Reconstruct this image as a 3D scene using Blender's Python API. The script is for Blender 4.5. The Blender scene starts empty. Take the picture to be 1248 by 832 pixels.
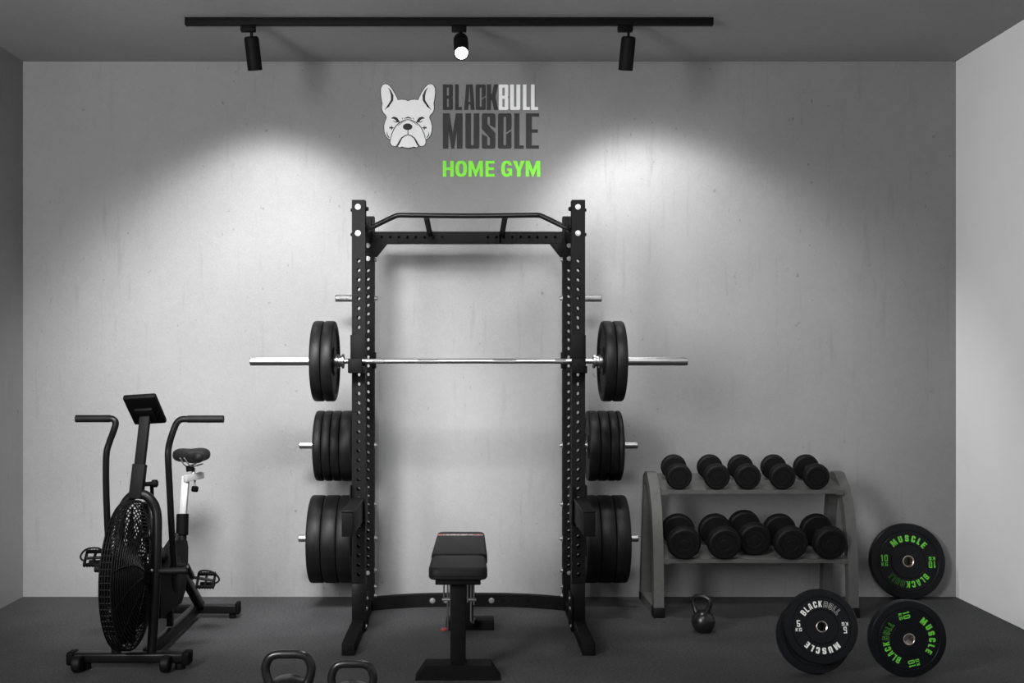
import bpy, bmesh, math, random
from math import sin, cos, pi, radians, hypot, atan2
from mathutils import Vector, Matrix
from mathutils.geometry import tessellate_polygon

random.seed(7)
F = 1300.0                      # focal length in px of the 1248 wide frame
EYE = 1.51                      # camera height
CX, CY = 571.0, 442.0           # vanishing point
col = bpy.context.scene.collection

def P(x, y, D):
    """a point of the room at depth D seen at pixel x, y"""
    return Vector(((x - CX) * D / F, D, EYE - (y - CY) * D / F))
def DF(yfloor):
    """depth of a floor point seen on row yfloor"""
    return F * EYE / (yfloor - CY)

D_WALL = DF(727)                # 6.888
X_LEFT = (28 - CX) * D_WALL / F
X_RIGHT = (1165 - CX) * D_WALL / F
Z_CEIL = EYE + (CY - 75) * D_WALL / F

# ------------------------------------------------------------------ materials
def mat(name, base, rough=0.5, metal=0.0, noise=None, bump=0.0, bscale=200.0, spec=0.16, coat=0.0, emit=None):
    m = bpy.data.materials.new(name); m.use_nodes = True
    nt = m.node_tree; b = nt.nodes['Principled BSDF']
    b.inputs['Base Color'].default_value = (*base, 1)
    b.inputs['Roughness'].default_value = rough
    b.inputs['Metallic'].default_value = metal
    b.inputs['Specular IOR Level'].default_value = spec
    b.inputs['Coat Weight'].default_value = coat
    tc = nt.nodes.new('ShaderNodeTexCoord')
    if noise:
        sc, amt = noise
        n = nt.nodes.new('ShaderNodeTexNoise'); n.inputs['Scale'].default_value = sc; n.inputs['Detail'].default_value = 6
        nt.links.new(tc.outputs['Object'], n.inputs['Vector'])
        r = nt.nodes.new('ShaderNodeMapRange')
        r.inputs['From Min'].default_value = .3; r.inputs['From Max'].default_value = .7
        r.inputs['To Min'].default_value = 1 - amt; r.inputs['To Max'].default_value = 1 + amt
        nt.links.new(n.outputs['Fac'], r.inputs['Value'])
        mx = nt.nodes.new('ShaderNodeVectorMath'); mx.operation = 'SCALE'
        mx.inputs[0].default_value = base
        nt.links.new(r.outputs['Result'], mx.inputs['Scale'])
        nt.links.new(mx.outputs['Vector'], b.inputs['Base Color'])
    if bump:
        n2 = nt.nodes.new('ShaderNodeTexNoise'); n2.inputs['Scale'].default_value = bscale; n2.inputs['Detail'].default_value = 3
        nt.links.new(tc.outputs['Object'], n2.inputs['Vector'])
        bp = nt.nodes.new('ShaderNodeBump'); bp.inputs['Strength'].default_value = bump; bp.inputs['Distance'].default_value = .002
        nt.links.new(n2.outputs['Fac'], bp.inputs['Height']); nt.links.new(bp.outputs['Normal'], b.inputs['Normal'])
    if emit:
        b.inputs['Emission Color'].default_value = (*emit[0], 1); b.inputs['Emission Strength'].default_value = emit[1]
    return m

def plaster(name, base, mark=1.0):
    """painted concrete plaster: mottling, fine grain, drip streaks, small pits and hairline cracks"""
    m = bpy.data.materials.new(name); m.use_nodes = True
    nt = m.node_tree; N = nt.nodes; L = nt.links; b = N['Principled BSDF']
    b.inputs['Roughness'].default_value = .85; b.inputs['Specular IOR Level'].default_value = .2
    tc = N.new('ShaderNodeTexCoord')
    def noise(scale, detail=5, stretch=None, w=0):
        n = N.new('ShaderNodeTexNoise'); n.inputs['Scale'].default_value = scale; n.inputs['Detail'].default_value = detail
        mp = N.new('ShaderNodeMapping'); mp.inputs['Location'].default_value = (w, w * 1.7, w * .3)
        if stretch: mp.inputs['Scale'].default_value = stretch
        L.new(tc.outputs['Object'], mp.inputs['Vector']); L.new(mp.outputs['Vector'], n.inputs['Vector'])
        return n.outputs['Fac']
    def rng(s, a, c, lo, hi):
        r = N.new('ShaderNodeMapRange'); r.inputs['From Min'].default_value = a; r.inputs['From Max'].default_value = c
        r.inputs['To Min'].default_value = lo; r.inputs['To Max'].default_value = hi; L.new(s, r.inputs['Value']); return r.outputs['Result']
    def mul(a, c):
        q = N.new('ShaderNodeMath'); q.operation = 'MULTIPLY'; L.new(a, q.inputs[0]); L.new(c, q.inputs[1]); return q.outputs[0]
    f = rng(noise(.9, 4), .3, .7, .91, 1.09)
    f = mul(f, rng(noise(140, 2), .3, .7, .955, 1.045))
    f = mul(f, rng(noise(22, 4, None, 3), .3, .7, .98, 1.02))
    streak = rng(noise(7, 5, (3.2, 3.2, .35), 9), .60, .78, 1.0, 1 - .12 * mark)
    f = mul(f, streak)
    pits = rng(noise(26, 2, (1, 1, .7), 17), .72, .79, 1.0, 1 - .30 * mark)
    f = mul(f, pits)
    crk = N.new('ShaderNodeTexNoise'); crk.noise_type = 'RIDGED_MULTIFRACTAL'
    crk.inputs['Scale'].default_value = 1.6; crk.inputs['Detail'].default_value = 5
    L.new(tc.outputs['Object'], crk.inputs['Vector'])
    mask = rng(noise(1.9, 3, None, 31), .56, .66, 0, 1)
    ck = rng(crk.outputs['Fac'], 1.3, 1.6, 0, .2 * mark)
    cm = mul(ck, mask)
    inv = N.new('ShaderNodeMath'); inv.operation = 'SUBTRACT'; inv.inputs[0].default_value = 1; L.new(cm, inv.inputs[1])
    f = mul(f, inv.outputs[0])
    v = N.new('ShaderNodeVectorMath'); v.operation = 'SCALE'; v.inputs[0].default_value = base; L.new(f, v.inputs['Scale'])
    L.new(v.outputs['Vector'], b.inputs['Base Color'])
    bp = N.new('ShaderNodeBump'); bp.inputs['Strength'].default_value = .25; bp.inputs['Distance'].default_value = .004
    L.new(noise(60, 5, None, 5), bp.inputs['Height']); L.new(bp.outputs['Normal'], b.inputs['Normal'])
    return m

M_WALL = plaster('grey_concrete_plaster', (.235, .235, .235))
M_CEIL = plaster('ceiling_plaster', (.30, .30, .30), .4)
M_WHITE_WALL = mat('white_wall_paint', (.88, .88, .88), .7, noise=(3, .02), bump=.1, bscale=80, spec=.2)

def floor_mat():
    m = bpy.data.materials.new('rubber_gym_floor'); m.use_nodes = True
    nt = m.node_tree; N = nt.nodes; L = nt.links; b = N['Principled BSDF']
    tc = N.new('ShaderNodeTexCoord')
    n = N.new('ShaderNodeTexNoise'); n.inputs['Scale'].default_value = 75; n.inputs['Detail'].default_value = 6; n.inputs['Roughness'].default_value = .75
    L.new(tc.outputs['Object'], n.inputs['Vector'])
    n2 = N.new('ShaderNodeTexNoise'); n2.inputs['Scale'].default_value = 3; n2.inputs['Detail'].default_value = 4
    L.new(tc.outputs['Object'], n2.inputs['Vector'])
    r = N.new('ShaderNodeValToRGB'); e = r.color_ramp.elements
    e[0].position = .35; e[0].color = (.020, .020, .021, 1); e[1].position = .62; e[1].color = (.066, .066, .069, 1)
    k = e.new(.74); k.color = (.20, .20, .205, 1)
    L.new(n.outputs['Fac'], r.inputs['Fac'])
    mr = N.new('ShaderNodeMapRange'); mr.inputs['From Min'].default_value = .3; mr.inputs['From Max'].default_value = .7
    mr.inputs['To Min'].default_value = .85; mr.inputs['To Max'].default_value = 1.15; L.new(n2.outputs['Fac'], mr.inputs['Value'])
    v = N.new('ShaderNodeVectorMath'); v.operation = 'SCALE'; L.new(r.outputs['Color'], v.inputs[0]); L.new(mr.outputs['Result'], v.inputs['Scale'])
    L.new(v.outputs['Vector'], b.inputs['Base Color'])
    b.inputs['Roughness'].default_value = .72; b.inputs['Specular IOR Level'].default_value = .35
    bp = N.new('ShaderNodeBump'); bp.inputs['Strength'].default_value = .5; bp.inputs['Distance'].default_value = .003
    L.new(n.outputs['Fac'], bp.inputs['Height']); L.new(bp.outputs['Normal'], b.inputs['Normal'])
    return m
M_FLOOR = floor_mat()
M_STEEL_BLACK = mat('black_powder_coat', (.0045, .0045, .0045), .62, noise=(30, .15), bump=.15, bscale=500, spec=.09)
M_STEEL_SATIN = mat('satin_black_tube', (.005, .005, .005), .36, noise=(25, .1))
M_RUBBER = mat('black_rubber', (.004, .004, .004), .55, noise=(18, .25), bump=.25, bscale=260)
M_RUBBER_RIM = mat('worn_bumper_rubber', (.0045, .0045, .0045), .48, noise=(14, .45), bump=.3, bscale=140)
M_PRINT_RUBBER = mat('smooth_bumper_rubber', (.008, .0085, .010), .30, noise=(12, .2))
M_DUMBBELL = mat('dumbbell_rubber', (.004, .004, .004), .6, noise=(20, .2), bump=.2, bscale=200)
M_CHROME = mat('brushed_chrome', (.32, .32, .32), .36, 1.0, noise=(60, .08))
M_KNURL = mat('knurled_steel', (.20, .20, .20), .42, 1.0, bump=.8, bscale=900)
M_ZINC = mat('zinc_bolt', (.30, .30, .30), .45, .7, noise=(80, .15))
M_PLASTIC = mat('black_plastic', (.0025, .0025, .0025), .6, noise=(40, .1), spec=.08)
M_RACKGREY = mat('grey_powder_coat', (.085, .085, .083), .45, noise=(30, .08), bump=.15, bscale=400)
M_VINYL = mat('black_vinyl', (.010, .010, .010), .55, noise=(60, .12), bump=.35, bscale=320)
M_IRON = mat('cast_iron_coat', (.008, .008, .008), .30, noise=(20, .2), bump=.12, bscale=220, spec=.5)
M_FANBLACK = mat('fan_cage_wire', (.007, .007, .007), .4, noise=(40, .1))
M_SILVER = mat('silver_seat_post', (.40, .40, .40), .4, .2, noise=(30, .05))
M_HUB = mat('hub_bushing', (.66, .60, .55), .28, 1.0, noise=(50, .06))
M_GREEN = mat('green_print', (.16, .62, .07), .5, noise=(60, .05))
M_SIGNGREEN = mat('green_sign_paint', (.25, .86, .07), .55, noise=(20, .03))
M_WHITEPRINT = mat('white_print', (.86, .87, .84), .5, noise=(60, .03))
M_SIGNWHITE = mat('white_sign_paint', (.93, .93, .93), .55, noise=(20, .02))
M_SIGNGREY = mat('charcoal_sign_paint', (.045, .045, .045), .6, noise=(20, .1))
M_RED = mat('red_plastic', (.30, .05, .05), .4, noise=(40, .1))
M_LAMP = mat('lit_lamp_glass', (1, 1, 1), .4, noise=(5, .01), emit=((1, .97, .92), 14))

# ------------------------------------------------------------------ mesh builder
class MB:
    def __init__(s): s.v = []; s.f = []
    def add(s, vs, fs):
        o = len(s.v); s.v += [tuple(p) for p in vs]; s.f += [tuple(i + o for i in f) for f in fs]; return s
    def bm(s, b):
        b.verts.index_update(); s.add([v.co for v in b.verts], [[v.index for v in f.verts] for f in b.faces]); b.free(); return s
    def box(s, c, d, bev=0.0, seg=2, rot=None):
        b = bmesh.new(); bmesh.ops.create_cube(b, size=1)
        for v in b.verts: v.co = Vector((v.co.x * d[0], v.co.y * d[1], v.co.z * d[2]))
        if bev: bmesh.ops.bevel(b, geom=list(b.edges), offset=bev, segments=seg, profile=.5, affect='EDGES')
        m = Matrix.Translation(Vector(c)) @ (rot.to_4x4() if rot else Matrix.Identity(4))
        bmesh.ops.transform(b, matrix=m, verts=b.verts)
        return s.bm(b)
    def span(s, x0, x1, y0, y1, z0, z1, bev=0.0, seg=2):
        return s.box(((x0 + x1) / 2, (y0 + y1) / 2, (z0 + z1) / 2), (abs(x1 - x0), abs(y1 - y0), abs(z1 - z0)), bev, seg)
    def bar(s, a, c, w, h, up=(0, 0, 1), bev=0.0):
        """rectangular bar from a to c, w across, h along up"""
        a = Vector(a); c = Vector(c); d = (c - a); L = d.length; y = d.normalized(); x = y.cross(Vector(up)).normalized(); z = x.cross(y)
        r = Matrix((x, y, z)).transposed()
        return s.box((a + c) / 2, (w, L, h), bev, 2, r)
    def lathe(s, prof, c=(0, 0, 0), axis=(0, 0, 1), seg=48, closed=False, squash=None):
        """prof: list of (radius, height along the axis)"""
        c = Vector(c); z = Vector(axis).normalized()
        x = z.orthogonal().normalized() if abs(z.x) < .9 else Vector((0, 1, 0)).cross(z).cross(z).normalized()
        y = z.cross(x); vs = []; fs = []; n = len(prof)
        for i in range(seg):
            a = 2 * pi * i / seg
            for r, h in prof: vs.append(c + (x * cos(a) + y * sin(a)) * r + z * h)
        for i in range(seg):
            j = (i + 1) % seg
            for k in range(n if closed else n - 1):
                l = (k + 1) % n
                fs.append((i * n + k, j * n + k, j * n + l, i * n + l))
        if not closed:
            if prof[0][0] > 1e-5: fs.append([i * n for i in range(seg)][::-1])
            if prof[-1][0] > 1e-5: fs.append([i * n + n - 1 for i in range(seg)])
        return s.add(vs, fs)
    def cyl(s, a, b, r, seg=24, bev=0.0, r2=None):
        a = Vector(a); b = Vector(b); L = (b - a).length; r2 = r if r2 is None else r2
        if bev: pr = [(r - bev, 0), (r, bev), (r2, L - bev), (r2 - bev, L)]
        else: pr = [(r, 0), (r2, L)]
        return s.lathe(pr, a, b - a, seg)
    def tube(s, pts, r, seg=12, smooth=0, closed=False, radii=None):
        pts = [Vector(p) for p in pts]
        rad = list(radii) if radii else [r] * len(pts)
        if smooth:
            q = []; rq = []; n = len(pts); m = n if closed else n - 1
            for i in range(m):
                p1 = pts[i]; p2 = pts[(i + 1) % n]
                p0 = pts[i - 1] if (i > 0 or closed) else p1 * 2 - p2
                p3 = pts[(i + 2) % n] if (i + 2 < n or closed) else p2 * 2 - p1
                for k in range(smooth):
                    t = k / smooth
                    q.append(.5 * ((2 * p1) + (p2 - p0) * t + (2 * p0 - 5 * p1 + 4 * p2 - p3) * t * t + (3 * p1 - p0 - 3 * p2 + p3) * t ** 3))
                    rq.append(rad[i] * (1 - t) + rad[(i + 1) % n] * t)
            if not closed: q.append(pts[-1]); rq.append(rad[-1])
            pts = q; rad = rq
        n = len(pts); vs = []; fs = []; nrm = None
        for i, p in enumerate(pts):
            a = pts[i - 1] if (i > 0 or closed) else p
            b = pts[(i + 1) % n] if (i < n - 1 or closed) else p
            t = (b - a).normalized()
            if nrm is None: nrm = t.orthogonal().normalized()
            nrm = (nrm - t * nrm.dot(t)).normalized(); bn = t.cross(nrm)
            for k in range(seg):
                w = 2 * pi * k / seg; vs.append(p + (nrm * cos(w) + bn * sin(w)) * rad[i])
        for i in range(n if closed else n - 1):
            j = (i + 1) % n
            for k in range(seg):
                l = (k + 1) % seg; fs.append((i * seg + k, i * seg + l, j * seg + l, j * seg + k))
        if not closed:
            fs.append(list(range(seg))[::-1]); fs.append([(n - 1) * seg + k for k in range(seg)])
        return s.add(vs, fs)
    def sheet(s, contours, fn, t0, t1):
        """extruded flat outline (outer first, holes after); fn(u, v, w) -> point"""
        loops = [[Vector((p[0], p[1], 0)) for p in c] for c in contours]
        tri = tessellate_polygon(loops); flat = [p for l in loops for p in l]
        n = len(flat); vs = [fn(p.x, p.y, t0) for p in flat] + [fn(p.x, p.y, t1) for p in flat]; fs = []
        for a, b, c in tri: fs.append((a, b, c)); fs.append((c + n, b + n, a + n))
        o = 0
        for l in loops:
            m = len(l)
            for i in range(m):
                j = (i + 1) % m; fs.append((o + i, o + j, o + j + n, o + i + n))
            o += m
        return s.add(vs, fs)
    def move(s, m):
        s.v = [tuple(m @ Vector(p)) for p in s.v]; return s
    def build(s, name, m, parent=None, angle=35, shift=True):
        off = Vector((0, 0, 0))
        me = bpy.data.meshes.new(name)
        vs = s.v
        if parent is not None and shift:
            off = Vector(parent.get('_o', (0, 0, 0))); vs = [tuple(Vector(p) - off) for p in s.v]
        me.from_pydata(vs, [], s.f); me.update()
        b = bmesh.new(); b.from_mesh(me); bmesh.ops.recalc_face_normals(b, faces=b.faces); b.to_mesh(me); b.free()
        me.shade_smooth(); me.set_sharp_from_angle(angle=radians(angle))
        me.materials.append(m)
        o = bpy.data.objects.new(name, me); col.objects.link(o)
        if parent is not None: o.parent = parent
        o['_o'] = tuple(off)
        return o

def tag(o, label=None, cat=None, group=None, kind=None):
    if label: o['label'] = label
    if cat: o['category'] = cat
    if group: o['group'] = group
    if kind: o['kind'] = kind
    return o
def thing(name, label, cat, loc=(0, 0, 0), group=None):
    o = bpy.data.objects.new(name, None); col.objects.link(o); o.location = loc; o.empty_display_size = .1
    o['_o'] = tuple(loc)
    return tag(o, label, cat, group)
def copy_tree(o, parent=None):
    c = o.copy(); col.objects.link(c)
    if parent is not None: c.parent = parent
    for ch in list(o.children): copy_tree(ch, c)
    return c

# ------------------------------------------------------------------ room
Y0 = -1.6                       # the room runs on behind the camera and is open there
def struct(name, m, mb): o = mb.build(name, m); o['kind'] = 'structure'; return o
struct('floor', M_FLOOR, MB().span(X_LEFT - .2, X_RIGHT + .2, Y0, D_WALL + .2, -.1, 0))
struct('wall_back', M_WALL, MB().span(X_LEFT - .2, X_RIGHT + .2, D_WALL, D_WALL + .2, 0, Z_CEIL))
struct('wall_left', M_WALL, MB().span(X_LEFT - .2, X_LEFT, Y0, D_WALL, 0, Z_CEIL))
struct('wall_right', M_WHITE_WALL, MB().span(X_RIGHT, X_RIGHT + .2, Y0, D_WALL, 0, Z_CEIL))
struct('ceiling', M_CEIL, MB().span(X_LEFT - .2, X_RIGHT + .2, Y0, D_WALL + .2, Z_CEIL, Z_CEIL + .1))

# ------------------------------------------------------------------ track and spot lights
D_TR = 6.02
def track():
    a = P(226, 31, D_TR); b = P(869, 31, D_TR)
    zt = Z_CEIL; zb = zt - .042
    t = thing('track_rail', 'long black lighting rail fixed across the ceiling', 'track rail', ((a.x + b.x) / 2, D_TR, zt))
    MB().span(a.x + .01, b.x - .01, D_TR - .018, D_TR + .018, zb, zt, .003).build('rail', M_STEEL_BLACK, t)
    MB().span(a.x, a.x + .012, D_TR - .02, D_TR + .02, zb - .001, zt, .003).build('end_cap', M_PLASTIC, t)
    MB().span(b.x - .012, b.x, D_TR - .02, D_TR + .02, zb - .001, zt, .003).build('end_cap', M_PLASTIC, t)
    return zb
Z_RAIL = track()
def spot(xpx, xj, joint_y, dirv, label, lit):
    """adapter under the rail, stem, tilting cylinder head; dirv = where the mouth points"""
    c = P(xpx, 40, D_TR)
    t = thing('spotlight', label, 'spotlight', (c.x, D_TR, Z_RAIL), 'spotlights on the ceiling rail')
    MB().span(c.x - .042, c.x + .042, D_TR - .018, D_TR + .018, Z_RAIL - .036, Z_RAIL, .005).build('adapter', M_PLASTIC, t)
    j = P(xj, joint_y, D_TR)
    MB().cyl((j.x, D_TR, Z_RAIL - .034), (j.x, D_TR, j.z - .02), .008).build('stem', M_STEEL_BLACK, t)
    d = Vector(dirv).normalized(); L = .185; R = .041
    a = Vector((j.x, D_TR, j.z)) - d * .012; 
    hd = MB(); hd.lathe([(0, .0), (R - .012, 0), (R - .004, .004), (R, .014), (R, L), (R - .004, L), (R - .004, L - .022), (0, L - .022)], a, d, 40)
    h = hd.build('lamp_head', M_STEEL_BLACK, t)
    MB().lathe([(R + .0012, .06), (R + .0012, .063)], a, d, 40).build('seam', M_PLASTIC, h)
    if lit:
        MB().lathe([(0, L + .010), (R * .45, L + .008), (R * .8, L + .001), (R * .86, L - .012), (0, L - .014)], a, d, 32).build('lens', M_LAMP, h)
    else:
        MB().lathe([(0, L - .012), (R * .86, L - .012), (R * .86, L - .018), (0, L - .018)], a, d, 32).build('lens', mat('lens_glow', (.9, .9, .9), .3, noise=(5, .01), emit=((1, .98, .95), 6)), h)
    return a + d * (L + .012), d
PL, dL = spot(302.5, 306.5, 47, (.05, .34, -.94), 'black cylinder spotlight nearest the left end of the ceiling rail', False)
PC, dC = spot(559.5, 561.5, 48, (.03, -.74, -.67), 'glowing middle spotlight of the ceiling rail turned towards the room', True)
PR, dR = spot(762, 766, 47, (-.05, .34, -.94), 'black cylinder spotlight nearest the right end of the ceiling rail', False)

def light(name, kind, loc, direction, energy, **kw):
    l = bpy.data.lights.new(name, kind); l.energy = energy
    for k, v in kw.items(): setattr(l, k, v)
    o = bpy.data.objects.new(name, l); col.objects.link(o); o.location = loc
    o.rotation_euler = Vector(direction).to_track_quat('-Z', 'Y').to_euler()
    return o
light('lamp_left', 'SPOT', PL, (-.06, .46, -.80), 82, spot_size=radians(98), spot_blend=.5, shadow_soft_size=.12)
light('lamp_right', 'SPOT', PR, (.22, .46, -.80), 100, spot_size=radians(98), spot_blend=.5, shadow_soft_size=.12)
light('lamp_middle', 'SPOT', PC, dC, 150, spot_size=radians(80), spot_blend=.7, shadow_soft_size=.04)
# unseen fill spots added nearer the camera to brighten the back wall
light('fill_wash_left', 'SPOT', (-.9, 3.3, 3.30), Vector((-1.22, 6.9, 1.2)) - Vector((-.9, 3.3, 3.3)), 1700, spot_size=radians(50), spot_blend=.55, shadow_soft_size=.5)
light('fill_wash_middle', 'SPOT', (.5, 3.3, 3.30), Vector((.95, 6.9, 1.6)) - Vector((.5, 3.3, 3.3)), 620, spot_size=radians(54), spot_blend=.8, shadow_soft_size=.5)
# soft area fill added at the left wall, out of view; no opening there
light('fill_left', 'AREA', (X_LEFT + .06, 1.6, 2.45), (1.0, 1.25, .12), 430, shape='RECTANGLE', size=1.8, size_y=2.2)
w = bpy.data.worlds.new('dim_room'); bpy.context.scene.world = w; w.use_nodes = True
w.node_tree.nodes['Background'].inputs['Color'].default_value = (1, 1, 1, 1)
w.node_tree.nodes['Background'].inputs['Strength'].default_value = .38

# ------------------------------------------------------------------ lettering
def glyph(ch, W=.38, t=.145, h=.13, c=.05, slit=True):
    """closed outlines of a blocky capital, height 1; first the outer one, then holes"""
    def rr(x0, y0, x1, y1, k): return [(x0 + k, y0), (x1 - k, y0), (x1, y0 + k), (x1, y1 - k), (x1 - k, y1), (x0 + k, y1), (x0, y1 - k), (x0, y0 + k)]
    m = (1 - 3 * h) / 2; i = min(.03, c * .7)
    if ch == 'B': return W, [[(0, 0), (W - c, 0), (W, c), (W, .5 - .04), (W - .035, .5), (W, .54), (W, 1 - c), (W - c, 1), (0, 1)], rr(t, h, W - t, h + m, i * .6), rr(t, 2 * h + m, W - t, 1 - h, i * .6)]
    if ch == 'L': w = W * .76; return w, [[(0, 0), (w, 0), (w, h), (t, h), (t, 1), (0, 1)]]
    if ch == 'A':
        k = W * .2
        return W, [[(0, 0), (t * .95, 0), (t * .95 + .018, .22), (W - t * .95 - .018, .22), (W - t * .95, 0), (W, 0), (W - k, 1), (k, 1)],
                   [(t + .005, .22 + h * .8), (W - t - .005, .22 + h * .8), (W / 2 + .012, .9), (W / 2 - .012, .9)]]
    if ch == 'C': return W, [[(c, 0), (W - c, 0), (W, c), (W, .50), (W - t, .40), (W - t, h + i), (W - t - i, h), (t + i, h), (t, h + i), (t, 1 - h - i), (t + i, 1 - h), (W - t - i, 1 - h), (W - t, 1 - h - i), (W - t, .455), (W, .555), (W, 1 - c), (W - c, 1), (c, 1), (0, 1 - c), (0, c)]]
    if ch == 'c': return W, [[(c, 0), (W - c, 0), (W, c), (W, .38), (W - t, .38), (W - t, h + i), (W - t - i, h), (t + i, h), (t, h + i), (t, 1 - h - i), (t + i, 1 - h), (W - t - i, 1 - h), (W - t, 1 - h - i), (W - t, .62), (W, .62), (W, 1 - c), (W - c, 1), (c, 1), (0, 1 - c), (0, c)]]
    if ch == 'K': return W + .03, [[(0, 0), (t, 0), (t, .37), (t + .045, .40), (W + .03 - t, 0), (W + .03, 0), (t + .165, .52), (W + .03, 1), (W + .03 - t, 1), (t + .045, .62), (t, .64), (t, 1), (0, 1)]]
    if ch == 'U': return W, [[(c, 0), (W - c, 0), (W, c), (W, 1), (W - t, 1), (W - t, h + i), (W - t - i, h), (t + i, h), (t, h + i), (t, 1), (0, 1), (0, c)]]
    if ch == 'M':
        w = W * 1.42; q = w / 2
        return w, [[(0, 0), (t, 0), (t, .55), (q - .035, 0), (q + .035, 0), (w - t, .55), (w - t, 0), (w, 0), (w, 1), (w - t * 1.2, 1), (q, .42), (t * 1.2, 1), (0, 1)]]
    if ch == 'S': return W, [[(c, 0), (W - c, 0), (W, c), (W, .44), (t, .70), (t, 1 - h - i), (t + i, 1 - h), (W - t - i, 1 - h), (W - t, 1 - h - i), (W - t, .67), (W, .585), (W, 1 - c), (W - c, 1), (c, 1), (0, 1 - c), (0, .56), (W - t, .30), (W - t, h + i), (W - t - i, h), (t + i, h), (t, h + i), (t, .33), (0, .42), (0, c)]]
    if ch in 's5':
        tl = [(0, 1), (W, 1), (W, 1 - h)] if ch == '5' else [(0, 1 - c), (c, 1), (W - c, 1), (W, 1 - c), (W, .66), (W - t, .66), (W - t, 1 - h)]
        return W, [[(c, 0), (W - c, 0), (W, c), (W, .5 + h / 2 - c), (W - c, .5 + h / 2), (t, .5 + h / 2), (t, 1 - h)] + tl[::-1] + [(0, .5 + h / 2 - h + c if ch == 's' else .5 - h / 2), (c if ch == 's' else 0, .5 - h / 2), (W - t, .5 - h / 2), (W - t, h), (t, h), (t, .34), (0, .34), (0, c)]]
    if ch == 'E': w = W * .92; return w, [[(0, 0), (w, 0), (w, h), (t, h), (t, .5 - h / 2), (w - .03, .5 - h / 2), (w - .03, .5 + h / 2), (t, .5 + h / 2), (t, 1 - h), (w, 1 - h), (w, 1), (0, 1)]]
    if ch == 'H': return W, [[(0, 0), (t, 0), (t, .5 - h / 2), (W - t, .5 - h / 2), (W - t, 0), (W, 0), (W, 1), (W - t, 1), (W - t, .5 + h / 2), (t, .5 + h / 2), (t, 1), (0, 1)]]
    def el(x0, y0, x1, y1, n=28, p=2.6):
        o = []
        for k in range(n):
            a = 2 * pi * k / n; cc, ss = cos(a), sin(a)
            o.append(((x0 + x1) / 2 + (x1 - x0) / 2 * math.copysign(abs(cc) ** (2 / p), cc), (y0 + y1) / 2 + (y1 - y0) / 2 * math.copysign(abs(ss) ** (2 / p), ss)))
        return o
    if ch == 'O': return W, [el(0, -.01, W, 1.01), el(t, h, W - t, 1 - h)]
    if ch == '0': return W, [rr(0, 0, W, 1, c), rr(t, h, W - t, 1 - h, i)]
    if ch == '1': return t * 1.6, [[(t * .6, 0), (t * 1.6, 0), (t * 1.6, 1), (t * .6, 1), (0, .84), (0, .70), (t * .6, .76)]]
    if ch == 'Y': q = W / 2; return W, [[(q - t / 2, 0), (q + t / 2, 0), (q + t / 2, .4), (W, 1), (W - t * 1.1, 1), (q, .58), (t * 1.1, 1), (0, 1), (q - t / 2, .4)]]
    if ch == 'G':
        outer = el(0, -.01, W, 1.01, 40); inner = el(t, h, W - t, 1 - h, 40)
        # cut an opening between the bar and the upper arm
        o = [p for p in outer if not (p[0] > W * .5 and .12 < p[1] < .66)]
        i2 = [p for p in inner if not (p[0] > W * .5 and .20 < p[1] < .70)]
        def ang(p): return (atan2(p[1] - .5, (p[0] - W / 2)) - .35) % (2 * pi)
        o.sort(key=ang); i2.sort(key=ang)
        return W, [o + [(W, .0), (W, .52), (W * .52, .52), (W * .52, .37), (W - t * .95, .37), (W - t * .95, .24)] + i2[::-1]]
    if ch == 'g': return W, [[(c, 0), (W - c, 0), (W, c), (W, .54), (W * .5, .54), (W * .5, .40), (W - t, .40), (W - t, h + i), (W - t - i, h), (t + i, h), (t, h + i), (t, 1 - h - i), (t + i, 1 - h), (W - t - i, 1 - h), (W - t, 1 - h - i), (W - t, .72), (W, .72), (W, 1 - c), (W - c, 1), (c, 1), (0, 1 - c), (0, c)]]

def zl(u, v):                    # coordinates of the 5x enlargement of the emblem -> point on the back wall
    x = 440 + u / 4.992; y = 80 + v / 4.994
    return P(x, y, D_WALL)
def wall_word(text, us, v0, v1, m, parent, params, name='letter'):
    """us: (start, end) of every letter in the enlargement; v0 top, v1 bottom"""
    for ch, (ua, ub) in zip(text, us):
        w, cs = glyph(ch, **params)
        def fn(x, y, t, ua=ua, ub=ub, w=w):
            p = zl(ua + (ub - ua) * x / w, v1 + (v0 - v1) * y); return (p.x, D_WALL - t, p.z)
        MB().sheet(cs, fn, 0, .006).build(name, m, parent, 20)
sg = thing('wall_lettering', 'two-line block lettering in charcoal and white on the back wall', 'wall sign', zl(790, 400))
hv = dict(W=.38, t=.145, h=.115, c=.04)
wall_word('BLACK', [(498, 557), (572, 613), (627, 690), (697, 757), (765, 833)], 115, 270, M_SIGNGREY, sg, hv)
wall_word('BULL', [(838, 896), (907, 969), (985, 1027), (1034, 1077)], 116, 270, M_SIGNWHITE, sg, hv)
hv2 = dict(W=.38, t=.150, h=.09, c=.035)
wall_word('MUSCLE', [(498, 616), (635, 718), (735, 816), (833, 914), (932, 989), (1003, 1082)], 291, 505, M_SIGNGREY, sg, hv2)
for o_ in sg.children:
    if o_.data.materials[0] == M_SIGNWHITE: o_['label'] = 'white letter'
    else: o_['label'] = 'charcoal letter'
sg2 = thing('wall_lettering', 'bright green line of capital letters below the charcoal lettering', 'wall sign', zl(790, 628))
hg = dict(W=.66, t=.21, h=.17, c=.1)
wall_word('HOME', [(498, 564), (574, 645), (654, 742), (757, 813)], 580, 676, M_SIGNGREEN, sg2, hg)
wall_word('GYM', [(853, 920), (923, 997), (1002, 1090)], 580, 676, M_SIGNGREEN, sg2, hg)

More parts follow.
